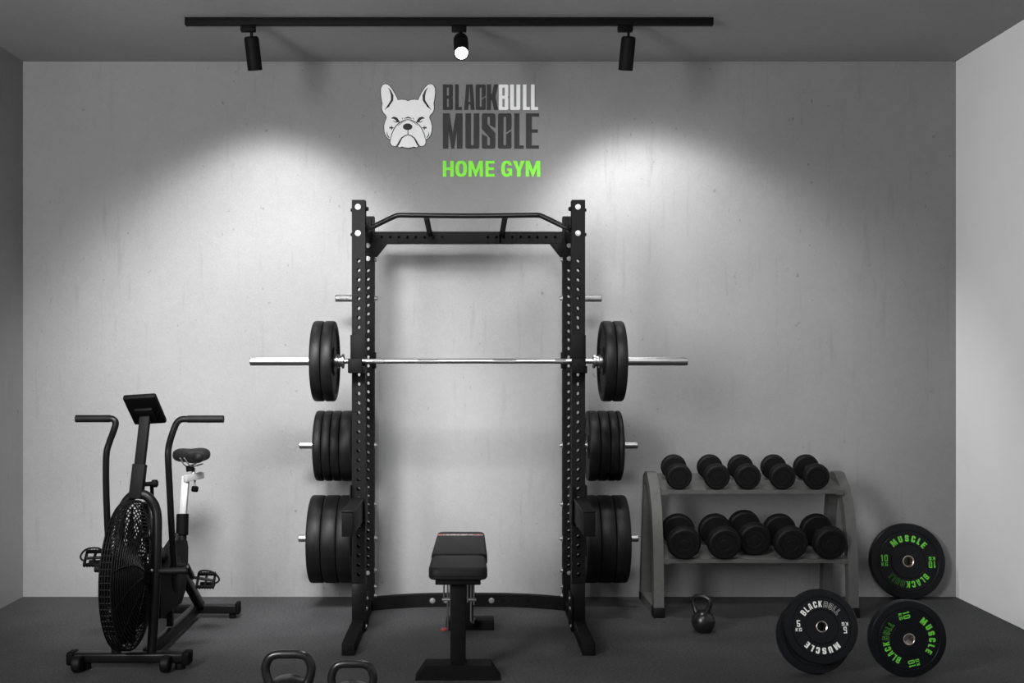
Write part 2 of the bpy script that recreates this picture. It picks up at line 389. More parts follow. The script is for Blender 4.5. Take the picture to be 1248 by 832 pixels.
# bulldog emblem -------------------------------------------------------
em = thing('bulldog_emblem', 'white bulldog head emblem on the back wall left of the lettering', 'wall emblem', zl(286, 310))
half = [(286, 217), (268, 210), (245, 208), (224, 211), (214, 188), (200, 162), (184, 137), (166, 118), (148, 113), (132, 120), (123, 138), (121, 165), (125, 200), (131, 230), (128, 252), (130, 272), (138, 288), (152, 302), (157, 318), (148, 340), (141, 368), (143, 400), (151, 425), (163, 441), (180, 450), (179, 470), (187, 485), (204, 491), (220, 487), (236, 499), (252, 495), (268, 500), (286, 503)]
def mir(p): return (572 - p[0], p[1])
face = half + [mir(p) for p in half[1:-1]][::-1]
def grow(poly, d):
    out = []; n = len(poly)
    for i in range(n):
        a = Vector(poly[i - 1]); b = Vector(poly[i]); c = Vector(poly[(i + 1) % n])
        e1 = (b - a).normalized(); e2 = (c - b).normalized(); nn = Vector((e1.y + e2.y, -(e1.x + e2.x)))
        nn = nn.normalized() if nn.length > .01 else Vector((e1.y, -e1.x)); out.append(tuple(b + nn * d))
    return out
ar = sum(face[i - 1][0] * face[i][1] - face[i][0] * face[i - 1][1] for i in range(len(face)))
def efn(u, v, t): p = zl(u, v); return (p.x, D_WALL - t, p.z)
MB().sheet([grow(face, 4 if ar > 0 else -4)], efn, -.002, .004).build('outline', M_SIGNGREY, em, 20)
MB().sheet([face], efn, .0041, .006).build('face', M_SIGNWHITE, em, 20)
def ribbon(mb, pts, ws, t0=.0061, t1=.0068):
    n = len(pts); l = []; r = []
    for i in range(n):
        a = Vector(pts[max(i - 1, 0)]); b = Vector(pts[min(i + 1, n - 1)]); d = (b - a).normalized(); q = Vector((-d.y, d.x)) * ws[i] * .62
        l.append(tuple(Vector(pts[i]) + q)); r.append(tuple(Vector(pts[i]) - q))
    mb.sheet([l + r[::-1]], efn, t0, t1)
def both(mb, pts, ws): ribbon(mb, pts, ws); ribbon(mb, [mir(p) for p in pts], ws)
for sd in (0, 1):
    g_ = (lambda q: [mir(p) for p in q]) if sd else (lambda q: q)
    e = MB()
    ribbon(e, g_([(166, 136), (180, 155), (190, 185), (189, 212), (176, 232), (160, 252), (146, 269)]), [2, 7, 13, 12, 9, 5, 2])
    ribbon(e, g_([(172, 236), (168, 246), (158, 258)]), [6, 9, 3])
    e.build('ear_line', M_SIGNGREY, em, 20)
    e = MB(); ribbon(e, g_([(186, 321), (200, 318), (214, 324), (224, 338), (234, 347)]), [4, 11, 14, 13, 4]); ribbon(e, g_([(196, 336), (210, 345), (228, 343)]), [2, 4, 4])
    e.build('eye', M_SIGNGREY, em, 20)
e = MB(); both(e, [(286, 316), (274, 320), (262, 323)], [8, 5, 2]); both(e, [(256, 318), (250, 326)], [2, 4]); both(e, [(286, 330), (262, 333), (240, 345), (218, 362), (200, 388), (186, 420), (180, 450)], [4, 4, 4, 4, 4, 4, 3])
both(e, [(272, 338), (250, 346), (226, 366)], [2, 3, 2]); both(e, [(173, 378), (188, 380), (202, 378)], [8, 6, 2]); both(e, [(186, 366), (189, 380), (185, 394)], [2, 6, 2])
both(e, [(158, 404), (160, 424), (172, 440)], [2, 5, 5])
e.build('wrinkle', M_SIGNGREY, em, 20)
e = MB(); e.sheet([[(284 + 29 * cos(k * pi / 12), 373 + 20 * sin(k * pi / 12)) for k in range(24)]], efn, .0061, .0072); e.build('nose', M_SIGNGREY, em, 20)
e = MB(); ribbon(e, [(286, 390), (286, 421)], [4, 4]); both(e, [(286, 421), (266, 428), (248, 441), (236, 462), (226, 482), (214, 491)], [4, 5, 6, 8, 9, 4]); both(e, [(286, 503), (266, 500), (250, 495), (238, 499)], [3, 3, 3, 3])
e.build('mouth', M_SIGNGREY, em, 20)

# ------------------------------------------------------------------ power rack
D_F = F / 216.0                 # front face of the front uprights
D_R = 6.50                      # front face of the rear uprights
UW = .075
rack = thing('power_rack', 'tall black steel power rack standing in the middle of the room', 'squat rack', (0, 6.25, 0))
def perf_tube(mb, xc, y0, z0, z1, w, d, zs, r=.011, faces='fbio'):
    """square tube with round holes; y0 = front face; zs = hole heights"""
    def plate(org, ux, vz, nin, wid):
        # org: point at u = 0, z = 0 on the plate
        lo = z0
        def q(u, v): return tuple(org + ux * u + vz * v)
        if not zs:
            mb.add([q(-wid / 2, z0), q(wid / 2, z0), q(wid / 2, z1), q(-wid / 2, z1)], [(0, 1, 2, 3)]); return
        p = .026
        for z in list(zs) + [None]:
            top = z - p if z is not None else z1
            if top > lo + 1e-4: mb.add([q(-wid / 2, lo), q(wid / 2, lo), q(wid / 2, top), q(-wid / 2, top)], [(0, 1, 2, 3)])
            if z is None: break
            ca = atan2(p, wid / 2); an = sorted([ca, pi - ca, pi + ca, 2 * pi - ca] + [k * pi / 8 for k in range(16)])
            vs = []
            for a in an:
                c_, s_ = cos(a), sin(a); k = min(wid / 2 / abs(c_) if abs(c_) > 1e-9 else 9, p / abs(s_) if abs(s_) > 1e-9 else 9)
                vs += [q(c_ * r, z + s_ * r), q(c_ * k, z + s_ * k), tuple(Vector(q(c_ * r, z + s_ * r)) + nin * .004)]
            n = len(an); fs = []
            for i in range(n):
                j = (i + 1) % n; fs.append((3 * i, 3 * i + 1, 3 * j + 1, 3 * j)); fs.append((3 * i, 3 * j, 3 * j + 2, 3 * i + 2))
            mb.add(vs, fs); lo = z + p
    X, Z = Vector((1, 0, 0)), Vector((0, 0, 1)); Y = Vector((0, 1, 0))
    plate(Vector((xc, y0, 0)), X, Z, Y, w); plate(Vector((xc, y0 + d, 0)), X, Z, -Y, w)
    plate(Vector((xc - w / 2, y0 + d / 2, 0)), Y, Z, X, d); plate(Vector((xc + w / 2, y0 + d / 2, 0)), Y, Z, -X, d)
    mb.span(xc - w / 2, xc + w / 2, y0, y0 + d, z1, z1 + .003)
def bolt(c, ax, parent, r=.012, h=.008, m=M_ZINC):
    ax = Vector(ax).normalized(); c = Vector(c)
    mb = MB().lathe([(r * 1.35, 0), (r * 1.35, .002), (r, .0022), (r, h * .7), (r * .75, h), (0, h)], c, ax, 14)
    return mb.build('bolt', m, parent)
Z_FT = EYE + (CY - 244) / 216.0; Z_RT = EYE + (CY - 264) / 200.0
fz = [EYE - (y - CY) / 216.0 for y in [700 - k * 11.6 for k in range(34)]]
fz = [z for z in fz if z < EYE + (CY - 312) / 216.0]
rz = [EYE - (y - CY) / 200.0 for y in [700 - k * 10.6 for k in range(36)]]
rz = [z for z in rz if z < EYE + (CY - 318) / 200.0]
for s, xf in ((-1, -.621), (1, .621)):
    mb = MB(); perf_tube(mb, xf, D_F, 0.0, Z_FT, UW, UW, fz); mb.build('upright', M_STEEL_BLACK, rack)
    xr = s * .6135
    mb = MB(); perf_tube(mb, xr, D_R, 0.0, Z_RT, UW, UW, rz); mb.build('upright', M_STEEL_BLACK, rack)
    # side members
    MB().span(xf - .0375 + .004, xf + .0375 - .004, D_F + UW, D_R, Z_RT - .16, Z_RT - .085, .004).build('side_beam', M_STEEL_BLACK, rack)
    # foot
    f = MB(); f.span(xf - .034, xf + .034, DF(799), D_F, .0, .065, .004); f.span(xf - .034, xf + .034, D_F + UW, D_R, 0, .065, .004)
    f.build('foot', M_STEEL_BLACK, rack)
    # gusset plate that ties foot and upright
    MB().span(xf - .036, xf + .036, D_F - .012, D_F, .06, EYE - (711 - CY) / 216, .003).build('foot_bracket', M_STEEL_SATIN, rack)
    MB().span(xf - s * .0375, xf - s * .0375 - s * .006, D_F - .03, D_F + .14, .0, .20, .001).build('side_plate', M_STEEL_BLACK, rack)
    # bolts
    for y in (252, 284): bolt((xf - .003, D_F, EYE + (CY - y) / 216.), (0, -1, 0), rack, .0115)
    for y in (255, 285): bolt((xf + s * .0375, D_F + .03, EYE + (CY - y) / 216.), (s, 0, 0), rack, .010, .010, M_STEEL_BLACK)
    bolt((xf - s * .0375, D_F + .04, EYE + (CY - 255) / 214.), (-s, 0, 0), rack, .012, .016, M_STEEL_BLACK)
    for y in (299, 315): bolt((xr, D_R, EYE + (CY - y) / 200.), (0, -1, 0), rack, .011)
    for y in (316, 615, 696, 716, 727): bolt((xr - s * .0375, D_R + .03, EYE + (CY - y) / 200.), (-s, 0, 0), rack, .012, .014)
    bolt((xr, D_R, EYE + (CY - 698) / 200.), (0, -1, 0), rack, .010)
    bolt((xf + s * .034, D_F - .06 + .1, .12), (s, 0, 0), rack, .010)
    for dy, z in ((.05, .17), (.02, .12), (-.02, .03)): bolt((xf - s * .0435, D_F + dy, z), (-s, 0, 0), rack, .010)
    # gusset under the top beam
    zb = EYE + (CY - 296) / 200.0
    xi = xr - s * .0375
    g = MB().sheet([[(0, 0), (.085, 0), (.018, -.085), (0, -.085)]], lambda u, v, t, xi=xi, s=s: (xi - s * u, D_R + .004 + t, zb + v), 0, .012)
    g.build('gusset', M_STEEL_BLACK, rack)
    # bracket block on the rear upright behind the bar
    MB().span(xr - s * .048, xr - s * .022, D_R - .012, D_R + .05, EYE - (449 - CY) / 200., EYE - (429 - CY) / 200., .004).build('bracket', M_PLASTIC, rack)
    # j cup
    jc = MB()
    jc.span(xf - .045, xf + .040, D_F - .012, D_F - .0005, EYE - 10 / 216., EYE + 34 / 216., .003)
    jc.span(xf - .045, xf + .040, D_F - .085, D_F - .012, EYE - 10 / 216. - .012, EYE - .017, .004)
    j = jc.build('j_cup', M_PLASTIC, rack)
    MB().span(xf - .045 - .004, xf + .030, D_F - .100, D_F - .084, EYE - 12.5 / 218., EYE + 5.0 / 218., .005).build('lip', M_PLASTIC, j)
    # spotter arm
    De = 5.467
    sa = MB(); sa.span(xf - .030, xf + .030, De, D_F - .002, EYE - (654 - CY) / 237.8, EYE - (625 - CY) / 237.8, .005)
    arm = sa.build('spotter_arm', M_STEEL_BLACK, rack)
    MB().span(xf - .034, xf + .034, De + .01, D_F - .01, EYE - (625 - CY) / 237.8, EYE - (625 - CY) / 237.8 + .012, .003).build('pad', M_RUBBER, arm)
    MB().span(xf - .044, xf - .0378, D_F - .05, D_F + UW + .02, .60, .82, .001).build('arm_bracket', M_STEEL_BLACK, arm)
    MB().span(xf + .0378, xf + .044, D_F - .05, D_F + UW + .02, .60, .82, .001).build('arm_bracket', M_STEEL_BLACK, arm)
    # plate pegs on the rear uprights
    for y, L in ((363, .81 - .645), (543, 1.03 - .645), (657, 1.035 - .645)):
        z = EYE - (y - CY) / 200.; xo = xr + s * .0375; yc = D_R + UW / 2
        pg = MB().cyl((xo + s * .004, yc, z), (xo + s * L, yc, z), .0215, 32, .003).build('plate_peg', M_CHROME if y != 363 else M_KNURL, rack)
        MB().lathe([(.036, 0), (.036, .006)], (xo, yc, z), (s, 0, 0), 24).build('flange', M_STEEL_BLACK, pg)
        bolt((xr - s * .0375, yc, z), (-s, 0, 0), pg, .014, .018)
# top beam with two groups of holes (lying perforated tube)
zt0, zt1 = EYE + (CY - 296) / 200., EYE + (CY - 282) / 200.
mb = MB(); xs = [P(x, 0, D_R).x for x in (465, 475.8, 486.2, 496.6, 507, 517.6, 528.5, 539)] + [P(x, 0, D_R).x for x in (594.5, 605.3, 614, 624.5, 634.6, 645, 655, 665.5, 676.5)]
perf_tube(mb, 0, 0, -.576, .576, zt1 - zt0, .07, xs, .0085)
zc = (zt0 + zt1) / 2
mb.span(-.03, .03, .03, .034, -.57, .57)  # inner plate added to block light coming through the holes
mb.v = [(v[2], v[1] + D_R + .002, zc + v[0]) for v in mb.v]
mb.build('top_beam', M_STEEL_BLACK, rack)
# pull-up bar with its two struts
Dp = 6.12; pts = [P(447, 280, D_F + .05), P(452, 277.5, 6.09), P(480, 264, Dp), P(487, 262.3, Dp), P(494, 262.2, Dp), P(571, 263.0, Dp), P(648, 262.2, Dp), P(655, 262.3, Dp), P(662, 264, Dp), P(690, 277.5, 6.09), P(695, 280, D_F + .05)]
pb = MB().tube(pts, .0145, 16, 4).build('pull_up_bar', M_STEEL_SATIN, rack)
for x1, x2 in ((519.5, 524), (615.5, 612)):
    MB().tube([P(x1, 264, Dp), P(x2, 285, D_R + .004)], .0165, 14).build('strut', M_STEEL_BLACK, pb)
for x, y in ((451, 272), (691, 272)):
    p = P(x, y, 6.10); MB().box(p, (.02, .05, .06), .006).build('mount', M_STEEL_BLACK, pb)
# bowed bottom cross member
bw = []; n = 24
Da, Db = D_R + .0, 6.60
def bowy(x): u = abs(x) / .576; return Db - (Db - Da) * max(0, (u - .25) / .75) ** 2
cv = MB()
sec = []
for i in range(n + 1):
    x = -.576 + 1.152 * i / n; y = bowy(x); sec.append([(x, y, 0.002), (x, y + .05, .002), (x, y + .05, .078), (x, y, .078)])
vs = [p for s_ in sec for p in s_]; fs = []
for i in range(n):
    for k in range(4): l = (k + 1) % 4; fs.append((4 * i + k, 4 * i + l, 4 * i + 4 + l, 4 * i + 4 + k))
fs += [(0, 1, 2, 3), (4 * n, 4 * n + 1, 4 * n + 2, 4 * n + 3)]
cv.add(vs, fs); cb = cv.build('cross_member', M_STEEL_BLACK, rack)
for px in (527, 599, 543.5): x = P(px, 0, 6.6).x; bolt((x, bowy(x), .04), (0, -1, 0), cb, .013)
for px in (462, 470, 481, 492, 503, 514, 614, 625, 644, 656, 669, 682):
    x = P(px, 0, 6.55).x; MB().lathe([(.010, 0), (.010, .0015), (.006, .0016), (0, .0005)], (x, bowy(x) - .0005, .042), (0, -1, 0), 14).build('hole', mat('hole_dark', (.002, .002, .002), .9, noise=(9, .1)) if 'hole_dark' not in bpy.data.materials else bpy.data.materials['hole_dark'], cb)

# ------------------------------------------------------------------ barbell and plates
Z_BAR = EYE + (CY - 440) / 218.; D_BAR = D_F - .050
def bx(px): return (px - CX) * D_BAR / F
bar = thing('barbell', 'long steel barbell racked across the power rack at eye height', 'barbell', (0, D_BAR, Z_BAR))
def rod(m, x0, x1, r, mt, name, parent, bev=.0005): return MB().cyl((x0, D_BAR, m), (x1, D_BAR, m), r, 32, bev).build(name, mt, parent)
rod(Z_BAR, bx(415), bx(727), .0140, M_CHROME, 'shaft', bar)
for a_, b_ in ((443, 508), (534, 600), (630, 700)):
    pass
for a_, b_ in ((508, 534), (601, 630), (454, 470), (676, 690)): rod(Z_BAR, bx(a_), bx(b_), .01425, M_KNURL, 'knurling', bar)
for s, xo, xi in ((-1, bx(305), bx(413)), (1, bx(838), bx(730))):
    sl = rod(Z_BAR, xi, xo, .0245, M_CHROME, 'sleeve', bar, .003)
    MB().lathe([(.0145, 0), (.040, .0), (.040, .010), (.031, .013), (.031, .03), (.040, .033), (.040, .040), (.0247, .043), (.0247, .0)][1:-1], (s * .697, D_BAR, Z_BAR), (s, 0, 0), 32).build('sleeve_collar', M_CHROME, sl)

def wheel(name, label, cat, group, R, th, center, axis, hole=.0255, face=.012, m=M_RUBBER_RIM, hubm=M_CHROME, rib=True):
    """bumper plate as a turned solid around axis, centre plane at center"""
    c = Vector(center); t = thing(name, label, cat, tuple(c), group); h = th / 2
    pr = [(hole + .010, -h + .003), (R * .34, -h + .003), (R * .37, -h + face), (R * .80, -h + face), (R * .84, -h), (R - .012, -h), (R - .004, -h + .003), (R, -h + .012),
          (R, h - .012), (R - .004, h - .003), (R - .012, h), (R * .84, h), (R * .80, h - face), (R * .37, h - face), (R * .34, h - .003), (hole + .010, h - .003)]
    b = MB().lathe(pr, c, axis, 72, True).build('rubber_disc', m, t, 30)
    MB().lathe([(hole, -h), (hole + .0105, -h), (hole + .0105, h), (hole, h)], c, axis, 36, True).build('hub_ring', hubm, t)
    if rib:
        ax = Vector(axis).normalized()
        for sg_ in (-1, 1):
            for k in (0, 1):
                arc = []
                for q in range(13):
                    a = radians(-32 + 64 * q / 12) + k * pi
                    arc.append(c + ax * sg_ * (h - face) + Vector((0, cos(a), sin(a))) * R * .58)
                MB().tube(arc, .006, 8).build('moulded_rib', m, t)
    return t
Rb = .2255
for s, side in ((-1, 'left'), (1, 'right')):
    xi = s * .742
    for k in range(2):
        c = (xi + s * (.030 + k * .0605), D_BAR, Z_BAR)
        wheel('weight_plate', 'black bumper plate on the %s end of the barbell, %s of the pair' % (side, ('inner', 'outer')[k]), 'weight plate', 'plates on the barbell', Rb, .060, c, (1, 0, 0))
    cc = thing('barbell_collar', 'small dark collar outside the plates on the %s barbell sleeve' % side, 'collar', (xi + s * .135, D_BAR, Z_BAR), 'barbell collars')
    MB().lathe([(.0248, 0), (.046, 0), (.046, .022), (.034, .026), (.0248, .026)], (xi + s * .1225, D_BAR, Z_BAR), (s, 0, 0), 28, True).build('ring', M_KNURL, cc)
    MB().box((xi + s * .135, D_BAR - .01, Z_BAR + .055), (.012, .016, .03), .003).build('lever', M_PLASTIC, cc)
YP = D_R + UW / 2
def stack(y, edges, Rr, s, names, group, where):
    z = EYE - (y - CY) / 200.; n = len(edges) - 1
    drop = .0255 - .0215
    for k in range(n):
        x0, x1 = edges[k], edges[k + 1]; c = (s * (x0 + x1) / 2, YP, z - drop + .0012)
        wheel('weight_plate', 'black plate on the %s %s peg of the rack, %s' % (side_of(s), where, names[k]), 'weight plate', group % side_of(s), Rr, abs(x1 - x0) - .0006, c, (1, 0, 0), face=.008)
def side_of(s): return 'left' if s < 0 else 'right'
n4 = ['innermost of four', 'second out from the upright', 'third out from the upright', 'outermost of four']
n3 = ['innermost of three', 'middle one of three', 'outermost of three']
for s in (-1, 1):
    stack(543, [.700 if s < 0 else .722, .772 if s < 0 else .786, .826 if s < 0 else .846, .878 if s < 0 else .898, .930], .215, s, n4, 'plates on the %s middle peg', 'middle')
    stack(657, [.700, .785, .875, .962], .266, s, n3, 'plates on the %s lower peg', 'lower')

# ------------------------------------------------------------------ weight bench
XB = -.050
bench = thing('weight_bench', 'flat black padded weight bench standing between the rack uprights', 'bench', (XB, 5.5, 0))
DB0 = DF(829)
def pad(x0, x1, xs0, xs1, y0, y1, z0, z1, r=.05):
    """rounded upholstered pad; x0,x1 at the near end, xs0,xs1 at the far end"""
    def outline(inset):
        o = []
        cs = [((x0 + r), (y0 + r), pi), ((x1 - r), (y0 + r), 1.5 * pi), ((xs1 - r), (y1 - r), 0), ((xs0 + r), (y1 - r), .5 * pi)]
        for cx_, cy_, a0_ in cs:
            for k in range(7):
                a = a0_ + (pi / 2) * k / 6; o.append((cx_ + (r - inset) * cos(a), cy_ + (r - inset) * sin(a)))
        return o
    H = z1 - z0; lv = [(.020, z0), (.006, z0 + .004), (0, z0 + .012), (0, z0 + H * .30), (.003, z0 + H * .34), (0, z0 + H * .38), (0, z1 - .014), (.004, z1 - .006), (.012, z1 - .0015), (.022, z1)]
    vs = []; fs = []; n = 28
    for ins, z in lv: vs += [(a, b, z) for a, b in outline(ins)]
    for i in range(len(lv) - 1):
        for k in range(n): l = (k + 1) % n; fs.append((i * n + k, i * n + l, (i + 1) * n + l, (i + 1) * n + k))
    fs.append(list(range(n))[::-1]); fs.append([(len(lv) - 1) * n + k for k in range(n)])
    return MB().add(vs, fs)
zt = .540; zb = .478
sx0, sx1 = XB - .140, XB + .140
pad(sx0, sx1, sx0 + .004, sx1 - .004, DF(829) - .03, 5.395, zb, zt).build('seat_pad', M_VINYL, bench)
bp_ = pad(XB - .140, XB + .146, XB - .128, XB + .142, 5.41, 6.15, zb, zt, .04).build('back_pad', M_VINYL, bench)
# printed strip across the head end of the back pad
xa, xb_ = P(532.5, 0, 6.04).x, P(589, 0, 6.04).x
st = MB().span(xa, xb_, 6.00, 6.035, zt + .0002, zt + .0012).build('printed_strip', mat('faded_print', (.42, .40, .38), .6, noise=(90, .25)), bp_)
cells = [(.0, .14), (.16, .2), (.26, .29), (.41, .43), (.49, .52), (.66, .69), (.78, .88), (.90, 1.0)]
for a_, b_ in cells: MB().span(xa + (xb_ - xa) * a_, xa + (xb_ - xa) * b_, 6.002, 6.033, zt + .0012, zt + .0018).build('print_block', M_RED, st)
Yp = DF(829) + .04
MB().span(XB - .108, XB + .108, Yp - .05, 5.36, zb - .022, zb - .001, .004).build('mount_plate', M_STEEL_BLACK, bench)
MB().span(XB - .037, XB + .037, Yp, Yp + .075, .02, zb - .02, .004).build('post', M_STEEL_BLACK, bench)
ft = MB()
hw0, hw1 = .205, .165          # sloping ends
y0, y1 = DF(829), DF(829) + .12
ft.sheet([[(-hw0, 0), (hw0, 0), (hw1 - .008, .070), (-hw1 + .008, .070)]], lambda u, v, t: (XB + u, y0 + t, v), 0, y1 - y0)
ft.build('front_foot', M_STEEL_BLACK, bench)
XR_ = .012
MB().span(XB - .03, XB + .03, Yp + .06, 6.02, zb - .055, zb - .001, .004).build('spine_beam', M_STEEL_BLACK, bench)
MB().span(XR_ - .035, XR_ + .015, 5.93, 5.98, .05, zb - .05, .003).build('rear_post', M_STEEL_BLACK, bench)
MB().span(XR_ - .14, XR_ + .133, 6.13 - .11, 6.13 - .0, 0, .058, .004).build('rear_foot', M_STEEL_BLACK, bench)
MB().bar((XR_ - .01, 5.95, .06), (XR_ - .01, 6.05, .04), .05, .04).build('foot_link', M_STEEL_BLACK, bench)
for x, y2 in ((541, 735), (545.5, 768), (548.5, 740), (570, 735), (574, 758), (577.5, 738)):
    p = P(x, 713, 5.4); q = P(x, y2, 5.4)
    MB().cyl((p.x, 5.42, zb - .004), (p.x, 5.42, q.z), .0045, 10).build('adjuster_rod', M_CHROME, bench)
for x in (543.5, 575.5):
    p = P(x, 731.5, 5.4); MB().cyl((p.x - .02, 5.42, p.z), (p.x + .02, 5.42, p.z), .008, 12).build('adjuster_pin', M_ZINC, bench)
p = P(541, 768, 5.4); MB().lathe([(0, -.008), (.014, -.006), (.018, 0), (.014, .006), (0, .008)], (p.x, 5.42, p.z), (0, 0, 1), 20).build('adjuster_knob', M_RED, bench)
MB().cyl((p.x, 5.42, p.z), (P(546, 0, 5.4).x, 5.42, p.z), .004, 8).build('knob_stem', M_CHROME, bench)
MB().tube([P(574, 758, 5.42), P(577, 759, 5.42), P(578, 753, 5.42)], .004, 8).build('hook', M_CHROME, bench)
MB().span(XB - .07, XB + .09, 5.40, 5.44, zb - .03, zb - .004, .004).build('adjuster_bracket', M_STEEL_BLACK, bench)

# ------------------------------------------------------------------ air bike
bike = thing('air_bike', 'black fan exercise bike with a silver seat post at the left wall', 'exercise bike', (-1.66, 5.75, 0))
XF = -1.665
FS = 5.26                       # depth of the front stabiliser
# stabilisers
sx0, sx1 = (88 - CX) * FS / F, (228 - CX) * FS / F
st = MB().span(sx0, sx1, FS - .03, FS + .04, .035, .085, .012, 3).build('front_stabilizer', M_STEEL_SATIN, bike)
for xq, sg_ in ((sx0, -1), (sx1, 1)):
    MB().span(xq - .02, xq + .02, FS - .034, FS + .044, .025, .09, .01, 3).build('end_cap', M_PLASTIC, st)
for px in (94, 201.5):
    x = (px - CX) * (FS - .06) / F
    MB().lathe([(.008, -.022), (.034, -.022), (.040, -.016), (.042, 0), (.040, .016), (.034, .022), (.008, .022)], (x, FS - .055, .042), (1, 0, .0), 36).build('transport_wheel', M_RUBBER, st)
for px in (104, 219):
    x = (px - CX) * FS / F; MB().lathe([(.024, 0), (.026, .004), (.024, .03), (.015, .036)], (x, FS + .01, 0), (0, 0, 1), 20).build('rubber_foot', M_RUBBER, st)
RS = DF(753) - .0
rx0, rx1 = (192 - CX) * RS / F, (291 - CX) * RS / F
rs = MB().span(rx0, rx1, RS - .02, RS + .04, .03, .080, .006, 3).build('rear_stabilizer', M_STEEL_SATIN, bike)
for xq in (rx0 + .006, rx1 - .006): MB().span(xq - .012, xq + .012, RS - .024, RS + .044, .026, .094, .006, 2).build('end_cap', M_PLASTIC, rs)
for px in (200, 283): x = (px - CX) * RS / F; MB().lathe([(.020, 0), (.022, .004), (.018, .032)], (x, RS + .01, 0), (0, 0, 1), 18).build('rubber_foot', M_RUBBER, rs)
# main floor beam
MB().bar((-1.595, FS + .03, .065), (-1.608, RS + .01, .060), .045, .06, bev=.008).build('floor_beam', M_STEEL_SATIN, bike)
# inverted U fork
fx0, fx1 = (141 - CX) * FS / F, (184 - CX) * FS / F
ztop = EYE - (600.5 - CY) * 5.35 / F
Fy = FS + .01
fk = [(fx0, Fy, .07), (fx0 - .010, Fy + .04, .45), (fx0 - .004, Fy + .075, ztop - .16)]
for k in range(1, 8):
    a = pi - k * pi / 8; fk.append(((fx0 + fx1) / 2 + (fx1 - fx0) / 2 * 1.03 * cos(a), Fy + .085, ztop - .13 + .125 * sin(a)))
fk += [(fx1 + .006, Fy + .075, ztop - .16), (fx1 + .010, Fy + .04, .45), (fx1, Fy, .07)]
MB().tube(fk, .0240, 18, 4).build('fork', M_STEEL_SATIN, bike)
# fan with its wire cage
FC = Vector((XF, FS - .02, .470)); FR = .358
def prof(r): return .026 + .058 * (1 - (r / FR) ** 2.2)
for sg_ in (-1, 1):
    cg = MB(); nr = 19
    for k in range(nr):
        r = .055 + (FR - .055) * k / (nr - 1); x = sg_ * prof(r)
        cg.tube([FC + Vector((x, cos(2 * pi * q / 56) * r, sin(2 * pi * q / 56) * r)) for q in range(56)], .0036 if k < nr - 1 else .0045, 5, 0, True)
    for k in range(12):
        a0_ = 2 * pi * k / 12; ln = []
        for q in range(9):
            r = .05 + (FR - .05) * q / 8; a = a0_ + sg_ * .30 * (q / 8) ** 1.3; ln.append(FC + Vector((sg_ * (prof(r) + .003), cos(a) * r, sin(a) * r)))
        cg.tube(ln, .0028, 5)
    cgo = cg.build('wire_cage', M_FANBLACK, bike)
    MB().lathe([(0, .012), (.045, .010), (.058, 0), (.058, -.008)], FC + Vector((sg_ * prof(.05), 0, 0)), (sg_, 0, 0), 32).build('hub_cover', M_PLASTIC, cgo)
rm = MB()
for k in range(5):
    x = -.026 + .052 * k / 4
    rm.tube([FC + Vector((x, cos(2 * pi * q / 64) * (FR + .003), sin(2 * pi * q / 64) * (FR + .003))) for q in range(64)], .0032, 6, 0, True)
for k in range(72):
    a = 2 * pi * k / 72; rm.tube([FC + Vector((-.028, cos(a) * FR, sin(a) * FR)), FC + Vector((.028, cos(a) * FR, sin(a) * FR))], .002, 5)
rm.build('rim_band', M_FANBLACK, bike)
fan = MB().lathe([(.0, -.03), (.09, -.02), (.09, .02), (0, .03)], FC, (1, 0, 0), 32).build('fan_hub', M_PLASTIC, bike)
for k in range(10):
    a = 2 * pi * k / 10 + .2; u = Vector((0, cos(a), sin(a))); v = Vector((0, -sin(a), cos(a))); b = MB()
    vs = []
    for r, w_, tw in ((.07, .05, .022), (.20, .09, .030), (.33, .12, .022)):
        for e_ in (-1, 1):
            for t_ in (-.0012, .0012): vs.append(FC + u * r + v * (e_ * w_ / 2 + .0) + Vector((e_ * tw + t_, 0, 0)))
    fs = []
    for i in range(2):
        o_ = 4 * i; fs += [(o_, o_ + 2, o_ + 6, o_ + 4), (o_ + 1, o_ + 5, o_ + 7, o_ + 3), (o_, o_ + 4, o_ + 5, o_ + 1), (o_ + 2, o_ + 3, o_ + 7, o_ + 6)]
    fs += [(0, 1, 3, 2), (8, 10, 11, 9)]
    b.add(vs, fs).build('fan_blade', M_PLASTIC, fan)
# foot pegs on the fan axle
MB().cyl((fx0 - .01, Fy + .04, .485), (-1.86, Fy + .04, .485), .018, 20, .003).build('foot_peg', M_RUBBER, bike)
MB().cyl((fx1 + .01, Fy + .04, .472), (-1.405, Fy + .06, .472), .017, 20, .003).build('foot_peg', M_RUBBER, bike)
MB().cyl((fx0, Fy + .03, .478), (fx1, Fy + .03, .478), .010, 16).build('axle', M_ZINC, bike)
# mast and console
m0 = Vector((-1.668, Fy + .08, ztop - .03)); m1 = Vector((-1.640, Fy + .15, EYE - (503 - CY) * 5.42 / F))
mm = m0.lerp(m1, .40)
MB().bar(m0, mm, .064, .05, (0, 1, 0), .004).build('mast_sleeve', M_STEEL_BLACK, bike)
MB().bar(mm - (m1 - m0) * .05, m1, .050, .036, (0, 1, 0), .004).build('mast', M_STEEL_BLACK, bike)
A_ = P(150, 484, 5.32); B_ = P(191, 480, 5.32); C_ = P(203, 514, 5.49); D_ = P(163, 515, 5.49)
cc_ = (A_ + B_ + C_ + D_) / 4; ux = ((B_ - A_) + (C_ - D_)).normalized(); uy = ((A_ - D_) + (B_ - C_)).normalized(); un = ux.cross(uy).normalized(); uy = un.cross(ux)
Rm = Matrix((ux, uy, un)).transposed()
hgt = ((A_ - D_).length + (B_ - C_).length) / 2
cons = MB().box(cc_, (.165, hgt, .030), .010, 3, Rm).build('console', M_PLASTIC, bike)
